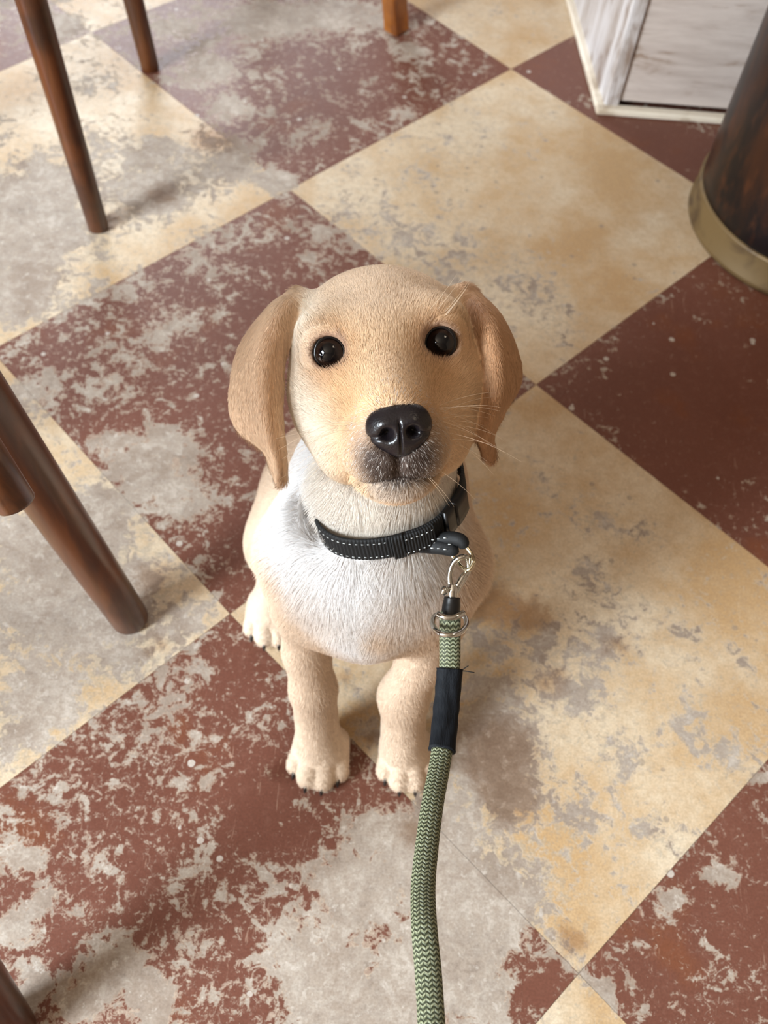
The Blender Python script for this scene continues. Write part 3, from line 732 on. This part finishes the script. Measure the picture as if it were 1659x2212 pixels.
tn = NT('nose_leather'); pp = tn.n('ShaderNodeTexCoord').outputs['Object']; vo = tn.n('ShaderNodeTexVoronoi', {'Vector': pp, 'Scale': 900.}).outputs['Distance']
tn.set('Base Color', tn.mix(tn.noise(pp, 90, 3), lin(12, 10, 12), lin(30, 24, 27))); tn.set('Roughness', .30); tn.bump(vo, .18, .0005)
tag(mesh_obj('nose', NV, NF, tn.m, body), 'black leathery nose')

# claws
M_claw = simple('dark_claw', lin(34, 28, 26), .3)
for a, b, r in CLAWS: mesh_obj('claw', *tube([a, a * .6 + b * .4, a * .25 + b * .75, b], [r, r * .95, r * .7, r * .15], 10)[:2], M_claw, body)

# fur
def tri_sample(V, F, N):
    T = np.vstack([F[:, [0, 1, 2]], F[:, [0, 2, 3]]]); a, b, c = V[T[:, 0]], V[T[:, 1]], V[T[:, 2]]
    ar = np.linalg.norm(np.cross(b - a, c - a), axis=1)
    mid = (a + b + c) / 3; nn = np.cross(b - a, c - a); nn /= (np.linalg.norm(nn, axis=1)[:, None] + 1e-12)
    wgt = np.where(mid[:, 2] > .20, 1.7, 1.); ar = ar * wgt
    # the underside and the back of the trunk are thinner
    ar = ar * np.where((mid[:, 1] > .34) & (mid[:, 2] < .24), .45, 1.)
    k = rng.choice(len(T), N, p=ar / ar.sum()); u, v = rng.random(N), rng.random(N); m = u + v > 1; u[m] = 1 - u[m]; v[m] = 1 - v[m]
    return a[k] + (b - a)[k] * u[:, None] + (c - a)[k] * v[:, None]
NOSEC = H(0, -1.5, 4.9)
def flow(p, n, h):
    x, y, z = h.T; ed = ear_dist(p)
    # head: swept back from the nose
    fh = np.stack([x * .55, (y + 1.5) * .45 + .9, -np.ones(len(p)) * 1.6], 1)
    fr = np.stack([x, y + 1.6, np.zeros(len(p))], 1); wn = sm(z, 2.2, 4.2)[:, None]; fh = fh * (1 - wn) + fr * wn * 1.2
    dn = sm(-y, 2.3, 3.6)[:, None]; fh = fh * (1 - dn) + dn * np.stack([x * .6, -np.ones(len(p)) * 1.2, -np.ones(len(p)) * .5], 1)
    fh = fh @ HM
    fb = np.stack([p[:, 0] * 4, np.full(len(p), .12) , np.full(len(p), -1.)], 1)
    ch = np.exp(-(((p[:, 0] + .003) / .02) ** 2)) * sm(p[:, 2], .10, .16); fb[:, 0] -= ch * np.sign(p[:, 0] + .003) * .35
    back = sm(p[:, 1], .30, .36)[:, None]; fb = fb * (1 - back) + back * np.stack([p[:, 0] * 2, np.full(len(p), .6), np.full(len(p), -.8)], 1)
    ih = (sm(p[:, 2], .222, .245) * sm(y, -5.0, -4.2))[:, None]
    f = fh * ih + fb * (1 - ih)
    er = (1 - sm(ed, .0036, .006))[:, None]; dear = (P(0, 1040, .45) - P(0, 700, .45)); dear /= np.linalg.norm(dear)
    sd = np.sign(x)[:, None] * HM[0] * .15; f = f * (1 - er) + er * (dear + sd) * 1.2
    f /= np.linalg.norm(f, axis=1)[:, None] + 1e-9
    f += rng.normal(size=f.shape) * .085 + .10 * np.stack([wav(p, 260, s_) for s_ in (1, 2, 3)], 1)
    return f, er[:, 0], ih[:, 0]
NH = 560000
fp = tri_sample(BV, BF, NH); fn = normals(fp); fh = toH(fp)
ok = fp[:, 2] > .004; gq = fp - RC; gh = gq @ cz_; grr = np.linalg.norm(gq - gh[:, None] * cz_, axis=1); ok &= ~((np.abs(gh - .0005) < .0062) & (grr < .0425))
for c, v in EP: ok &= ~((np.linalg.norm((fp - c) - ((fp - c) @ v)[:, None] * v, axis=1) < .0072) & (((fp - c) @ v) > -.006))
nl = fh - NC; ok &= ~((((nl[:, 0] / 1.12) ** 2 + (nl[:, 1] / .92) ** 2) < 1) & (nl[:, 2] > -.5))
fp, fn, fh = fp[ok], fn[ok], fh[ok]
fl, fe, fi = flow(fp, fn, fh)
tg = fl - fn * (fl * fn).sum(1)[:, None]; tg /= np.linalg.norm(tg, axis=1)[:, None] + 1e-9
chest_w = sm(fp[:, 2], .09, .12) * (1 - sm(fp[:, 2], .225, .24)) * (1 - fi) * (1 - sm(fp[:, 1], .27, .30))
ln = .0048 * np.ones(len(fp)); ln = ln + .0066 * chest_w * sm(fp[:, 2], .12, .16); ln = ln * (1 - .12 * fi) ; ln = np.where(fe > .5, .0045, ln)
ln *= 1 - .45 * sm(fh[:, 2], 1.5, 3.8) * fi; ln *= 1 - .35 * (1 - sm(fp[:, 2], .03, .06))
ln *= rng.uniform(.7, 1.25, len(fp))
ln *= np.where((np.minimum(*[np.linalg.norm(fp - c, axis=1) for c, v in EP])) < .013, .35, 1.)
lift = .23 + .16 * chest_w - .08 * fe + .045 * rng.normal(size=len(fp)); lift = np.clip(lift, .08, .7)
ts = np.array([0, .33, .66, 1.]); 
sag = chest_w * .10
pts = fp[:, None] + (ts[None, :, None] * ln[:, None, None]) * tg[:, None] + (ts * (1 - .45 * ts))[None, :, None] * (ln * lift)[:, None, None] * fn[:, None]
pts[:, 0] -= fn * .0006
pts[..., 2] = np.maximum(pts[..., 2], .0006)
fc = coat(fp, fn) * (1 + rng.normal(size=(len(fp), 1)) * .065)
wht = rng.random(len(fp)) < .10 * sm(fh[:, 2], 3., 4.) * (fi > .5); fc[wht] = LC(205, 198, 192)
fc = np.clip(fc, 0, 1)
def curves_obj(name, pts, rad, mat, col=None, nrm=None):
    n, m = pts.shape[:2]; cu = bpy.data.hair_curves.new(name); cu.add_curves([m] * n)
    po = np.array(body['_o'])
    cu.attributes['position'].data.foreach_set('vector', (pts * K - po).astype('f4').ravel())
    r = cu.attributes.get('radius') or cu.attributes.new('radius', 'FLOAT', 'POINT'); r.data.foreach_set('value', (np.broadcast_to(rad, (n, m)) * K).astype('f4').ravel())
    if col is not None:
        a = cu.attributes.new('coat', 'FLOAT_COLOR', 'CURVE'); a.data.foreach_set('color', np.c_[col, np.ones(n)].astype('f4').ravel())
        a = cu.attributes.new('skin_normal', 'FLOAT_VECTOR', 'CURVE'); a.data.foreach_set('vector', nrm.astype('f4').ravel())
    cu.materials.append(mat); o = bpy.data.objects.new(name, cu); sc.collection.objects.link(o); o.parent = body; return o
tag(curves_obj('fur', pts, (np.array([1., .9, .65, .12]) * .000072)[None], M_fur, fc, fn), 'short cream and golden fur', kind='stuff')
# whiskers
wp = []
for k in range(44):
    s = rng.choice([-1, 1]); x, y, z = s * rng.uniform(.9, 1.9), rng.uniform(-3.7, -2.2), rng.uniform(2.0, 3.8); o = H(x, y, z); nn = normals(o[None])[0]
    for _ in range(8): o = o - nn * float(sample(D, o[None])[0])
    L_ = rng.uniform(.014, .034); d = (np.array([s * .8, rng.uniform(-.7, .15), rng.uniform(-.4, .5)]) @ HM) + nn * .4; d /= np.linalg.norm(d); g = np.array([0, 0, -1.]) + HM[2] * -.2
    wp.append([o + d * L_ * t_ + g * (L_ * .35 * t_ * t_) for t_ in np.linspace(0, 1, 8)])
for k in range(14):
    s = rng.choice([-1, 1]); o = H(s * rng.uniform(1.8, 2.8), rng.uniform(1.0, 1.5), -.2); nn = normals(o[None])[0]
    for _ in range(8): o = o - nn * float(sample(D, o[None])[0])
    L_ = rng.uniform(.012, .022); d = (np.array([s * .7, .8, .3]) @ HM); d /= np.linalg.norm(d); wp.append([o + d * L_ * t_ - HM[2] * (L_ * .3 * t_ * t_) for t_ in np.linspace(0, 1, 8)])
tag(curves_obj('whiskers', np.array(wp), (np.linspace(1, .25, 8) * .00007)[None], simple('whisker', lin(205, 180, 152), .4)), 'pale thin whiskers', kind='stuff')

# ------------------------------------------------------------------ collar
cxx = np.array([1, 0, -cz_[0]]); cxx /= np.linalg.norm(cxx); cyy = np.cross(cz_, cxx)
def collar_ring(n, off):
    out = []
    for t_ in np.linspace(0, 2 * math.pi, n, endpoint=False):
        d = cxx * math.sin(t_) - cyy * math.cos(t_); rr = np.linspace(.022, .075, 200); q = RC + rr[:, None] * d; v = sample(D, q); k = np.argmax(v > 0); out.append(rr[k] if v[k] > 0 else .05)
    r = np.array(out); 
    for _ in range(60): r = (np.roll(r, 1) + 2 * r + np.roll(r, -1)) / 4
    r = np.minimum(np.maximum(r, np.array(out)), .047)
    for _ in range(12): r = (np.roll(r, 1) + 2 * r + np.roll(r, -1)) / 4
    return r + off
NR = 640; rr = collar_ring(NR, .0042)
def ring_pt(i, r, z):
    t_ = 2 * math.pi * i / NR; return RC + (cxx * math.sin(t_) - cyy * math.cos(t_)) * r + cz_ * z
def strap(i0, i1, w_, th_, off, rib=True, wob=0.):
    V = []; F = []; prof = [(-.5, 0), (-.47, .7), (-.4, 1), (-.2, 1), (0, 1), (.2, 1), (.4, 1), (.47, .7), (.5, 0), (.4, -.2), (0, -.2), (-.4, -.2)]; m = len(prof); idx = list(range(i0, i1))
    for i in idx:
        rb = .00028 * math.sin(i * 2 * math.pi / 5) if rib else 0
        for a, b in prof: V.append(ring_pt(i, rr[i % NR] + off + (th_ + rb) * b, a * w_ * 1.3 + wob * math.sin(i * .05)))
    full = (i1 - i0) == NR; n = len(idx)
    for i in range(n if full else n - 1):
        for k in range(m): F.append((i * m + k, i * m + (k + 1) % m, (i + 1) % n * m + (k + 1) % m, (i + 1) % n * m + k))
    if not full: F += [tuple(reversed(range(m))), tuple((n - 1) * m + k for k in range(m))]
    return V, F
M_web = simple('black_webbing', lin(9, 12, 15), .7, bump=(900, .3, .0005)); M_st = simple('reflective_thread', lin(200, 205, 205), .35)
M_plas = simple('black_plastic', lin(8, 8, 9), .35)
co = empty('dog_collar', RC); tag(co, "black webbing collar with pale stitching round the puppy's neck", 'collar')
cs = mesh_obj('strap', *strap(0, NR, .0105, .0014, 0.), M_web, co)
mesh_obj('keeper', *strap(4, 24, .0115, .0022, .0008), M_web, co)
mesh_obj('overlap', *strap(24, 78, .0105, .0013, .0016), M_web, co)
mesh_obj('slider', *strap(104, 128, .0125, .0030, .0012, False), M_plas, co); mesh_obj('buckle', *strap(132, 170, .0120, .0036, .0012, False), M_plas, co)
def stitches(r0, r1, step, off):
    parts = []
    for i in range(r0, r1, step):
        for a in (-.31, .31): parts.append(tube([ring_pt(i, rr[i % NR] + off, a * .0137), ring_pt(i + 3, rr[(i + 3) % NR] + off, a * .0137)], .00022, 6)[:2])
    return cat(parts)
tag(mesh_obj('stitching', *stitches(-160, 0, 8, .0016), M_st, cs), kind='stuff')
tag(mesh_obj('stitching', *stitches(26, 76, 9, .0031), M_st, cs), kind='stuff')

# ------------------------------------------------------------------ lead: rope, clip and fittings
M_met = simple('polished_steel', lin(205, 205, 200), .10, 1.0); M_dring = simple('brass_steel', lin(206, 196, 170), .14, 1.0)
def pl(*pts): return [P(*p) for p in pts]
def ptube(pts, r, n=40, seg=14, **kw):
    q = spline(pts, n); rr_ = 1.08 * np.interp(np.linspace(0, 1, n), np.linspace(0, 1, len(r)), r) if np.ndim(r) else 1.08 * r; return tube(q, rr_, seg, **kw)[:2]
# folded webbing loop that carries the D-ring
def surf_depth(x, y):
    ds = np.linspace(.36, .60, 480); v = sample(D, CAMP + ds[:, None] * ray(x, y)); k = np.argmax(v < 0); return ds[k]
LD = min(surf_depth(930, 1180), surf_depth(960, 1180)) - .0085
lp = pl((925, 1172, LD + .003), (948, 1166, LD), (972, 1162, LD - .003), (993, 1166, LD - .005), (1001, 1174, LD - .005), (996, 1181, LD - .003))
mesh_obj('ring_loop', *ptube(lp, [.0018, .0028, .0030, .0030, .0026, .0014], 30, 16), M_web, co)
rl = mesh_obj('ring_loop', *ptube(pl((905, 1184, min(LD + .004, surf_depth(905, 1184) - .006)), (930, 1180, LD + .001), (955, 1181, LD - .001), (978, 1186, LD - .002), (990, 1184, LD - .002)), [.0022, .0034, .0036, .0034, .0018], 26, 16), M_web, co)
stp = []
for x_, y_ in ((932, 1166), (944, 1164), (958, 1162), (930, 1184), (944, 1185), (958, 1187), (968, 1176)):
    stp.append(tube([P(x_, y_, LD - .0062), P(x_ + 6, y_, LD - .0064)], .00022, 6)[:2])
tag(mesh_obj('stitching', *cat(stp), M_st, rl), kind='stuff')
CD = LD - .004
print('LD', LD, 'CD', CD)
dr = pl((971, 1190, LD - .001), (979, 1203, (LD + CD) / 2), (990, 1216, CD + .002), (1002, 1228, CD - .001), (1014, 1230, CD - .003), (1023, 1216, CD - .003), (1019, 1199, CD - .001), (1006, 1180, (LD + CD) / 2 - .002), (991, 1166, LD - .004))
mesh_obj('d_ring', *ptube(dr, .00095, 60, 12), M_dring, co)
le = empty('dog_lead', P(972, 1290, CD)); tag(le, 'olive green braided rope lead clipped to the collar, rising towards the camera', 'lead')
ck = empty_clip = None
body_pts = pl((980, 1288, CD), (974, 1270, CD), (971, 1250, CD), (973, 1232, CD), (981, 1214, CD - .001), (996, 1204, CD - .002), (1009, 1206, CD - .001), (1013, 1220, CD), (1009, 1239, CD), (1001, 1254, CD + .001), (990, 1270, CD), (982, 1288, CD))
clip = mesh_obj('clip_hook', *ptube(body_pts, [.0017, .0014, .0012, .0012, .0012, .0013, .0014, .0014, .0013, .0012, .0014, .0017], 90, 14), M_met, le)
mesh_obj('clip_gate', *ptube(pl((1012, 1232, CD - .0005), (1000, 1246, CD - .001), (988, 1266, CD - .001)), [.0009, .0014, .0015], 20, 12), M_met, clip)
mesh_obj('swivel', *ptube(pl((979, 1262, CD - .0005), (978, 1275, CD - .0005), (977, 1293, CD)), [.0022, .0026, .0024], 16, 20), M_met, clip)
mesh_obj('thumb_lever', *cat([ptube(pl((974, 1270, CD - .001), (962, 1276, CD - .003)), .0009, 6, 10)[:2], ptube(pl((962, 1268, CD - .003), (960, 1275, CD - .0035), (956, 1283, CD - .003)), [.0012, .0019, .0012], 10, 12)[:2]]), M_met, clip)
mesh_obj('sleeve', *ptube(pl((977, 1290, CD), (975, 1310, CD), (972, 1336, CD - .001)), [.0035, .0040, .0042], 20, 24), M_plas, le)
# ring round the rope: a wide ring seen at a slant with a straight top bar
DC = CD - .430
rg = [P(971 + 37 * math.sin(t_), 1345 + 27 * -math.cos(t_) + (5 if -math.cos(t_) < -.6 else 0), .428 + DC + .010 * math.cos(t_)) for t_ in np.linspace(0, 2 * math.pi, 40, endpoint=False)]
mesh_obj('o_ring', *tube(rg, .0013, 14, closed=True)[:2], M_met, le)
mesh_obj('ring_bar', *ptube(pl((945, 1326, .4235 + DC), (958, 1332, .4215 + DC), (972, 1335, .421 + DC), (988, 1331, .4215 + DC), (1002, 1323, .4235 + DC)), .0013, 20, 12), M_met, le)
RP = [(972, 1322, .4295 + DC), (972, 1345, .4285 + DC), (972, 1380, .430 + DC), (971, 1450, .432 + DC * .9), (963, 1540, .430 + DC * .8), (952, 1640, .424 + DC * .6), (934, 1740, .412 + DC * .4), (922, 1830, .401 + DC * .3), (914, 1920, .390 + DC * .2), (917, 2010, .380), (925, 2100, .370), (932, 2212, .358), (938, 2330, .345), (945, 2480, .328), (952, 2700, .30), (965, 3050, .265), (990, 3700, .21)]
rp = spline([P(*q) for q in RP], 340)
def rope_mat():
    t = NT('olive_braid'); uv = t.n('ShaderNodeUVMap').outputs[0]; sx = t.n('ShaderNodeSeparateXYZ', {0: uv}); u, v = sx.outputs[0], sx.outputs[1]
    # herringbone braid: slanted stitches whose slope flips from column to column
    uu = t.math('MULTIPLY', u, 22.); tri = t.math('PINGPONG', uu, 1.); colid = t.math('FLOOR', uu)
    ph = t.math('ADD', t.math('MULTIPLY', v, 5.4), t.math('MULTIPLY', tri, .55)); fr = t.math('FRACT', ph)
    st = t.math('ABSOLUTE', t.math('SUBTRACT', fr, .5))
    hgt = t.step(st, .08, .34); seam = t.math('ABSOLUTE', t.math('SUBTRACT', t.math('FRACT', uu), .5)); hgt = t.math('MULTIPLY', hgt, t.math('SUBTRACT', 1.15, t.math('MULTIPLY', t.step(seam, .34, .5), .55)))
    nz = t.noise(t.n('ShaderNodeTexCoord').outputs['Object'], 900, 2)
    alt = t.math('GREATER_THAN', t.math('FRACT', t.math('MULTIPLY', ph, .5)), .5)
    hi_ = t.mix(alt, lin(158, 162, 134), lin(122, 126, 96))
    t.set('Base Color', t.mix(hgt, lin(52, 58, 36), t.mix(t.math('MULTIPLY', nz, .5), hi_, lin(130, 134, 100)))); t.set('Roughness', .6); t.bump(hgt, .8, .0012); return t.m
upv = W @ np.array([0, 0, -1.])
V_, F_, U_ = tube(rp, np.interp(np.linspace(0, 1, 340), [0, .08, .3, .6, 1], [.0046, .0047, .0046, .0050, .0052]) * np.interp(np.linspace(0, 1, 340), [0, .35, .7, 1], [1 + DC * 2.2, 1 + DC, 1, 1]), 28, flat=.62, up=upv)
rope = mesh_obj('rope', V_, F_, rope_mat(), le, uv=U_)
i0 = int(np.argmin([abs(proj(q)[1] - 1446) for q in rp])); i1 = int(np.argmin([abs(proj(q)[1] - 1620) for q in rp])); sg = rp[i0:i1 + 1]; ns = len(sg)
rs = [.0060 + .00012 * math.sin(k * .7) + (.0003 if k in (0, ns - 1) else 0) for k in range(ns)]
V_, F_, U_ = tube(sg, rs, 28, flat=.66, up=upv); V_ = [np.array(v) for v in V_]
for i in range(ns):
    for k in range(28):
        c = sg[i]; n_ = V_[i * 28 + k] - c; g_ = math.exp(-(((k if k < 14 else k - 28) + 1.0 - 1.2 * math.sin(i * .2)) / 1.3) ** 2); V_[i * 28 + k] = c + n_ * (1 - .16 * g_ + .02 * math.sin(k * 2.3 + i * .5))
mt = NT('black_cloth'); mt.set('Base Color', lin(9, 13, 19)); mt.set('Roughness', .75); mt.set('Specular IOR Level', .25); cu_ = mt.n('ShaderNodeTexCoord').outputs['Object']
mt.bump(mt.noise(mt.n('ShaderNodeMapping', {'Vector': cu_, 'Rotation': (.3, .9, .6), 'Scale': (1, .2, 1)}).outputs[0], 900, 2), .5, .0008)
sl_ = mesh_obj('cloth_sleeve', V_, F_, mt.m, le, uv=U_)
for a, b, c in (((997, 1449), (1008, 1450), (1025, 1453)), ((997, 1449), (1003, 1444), (1012, 1438)), ((937, 1616), (930, 1619), (926, 1622))):
    mesh_obj('frayed_thread', *ptube(pl((*a, .4318 + DC * .9), (*b, .4312 + DC * .9), (*c, .4312 + DC * .9)), .00022, 8, 6), M_web, sl_)
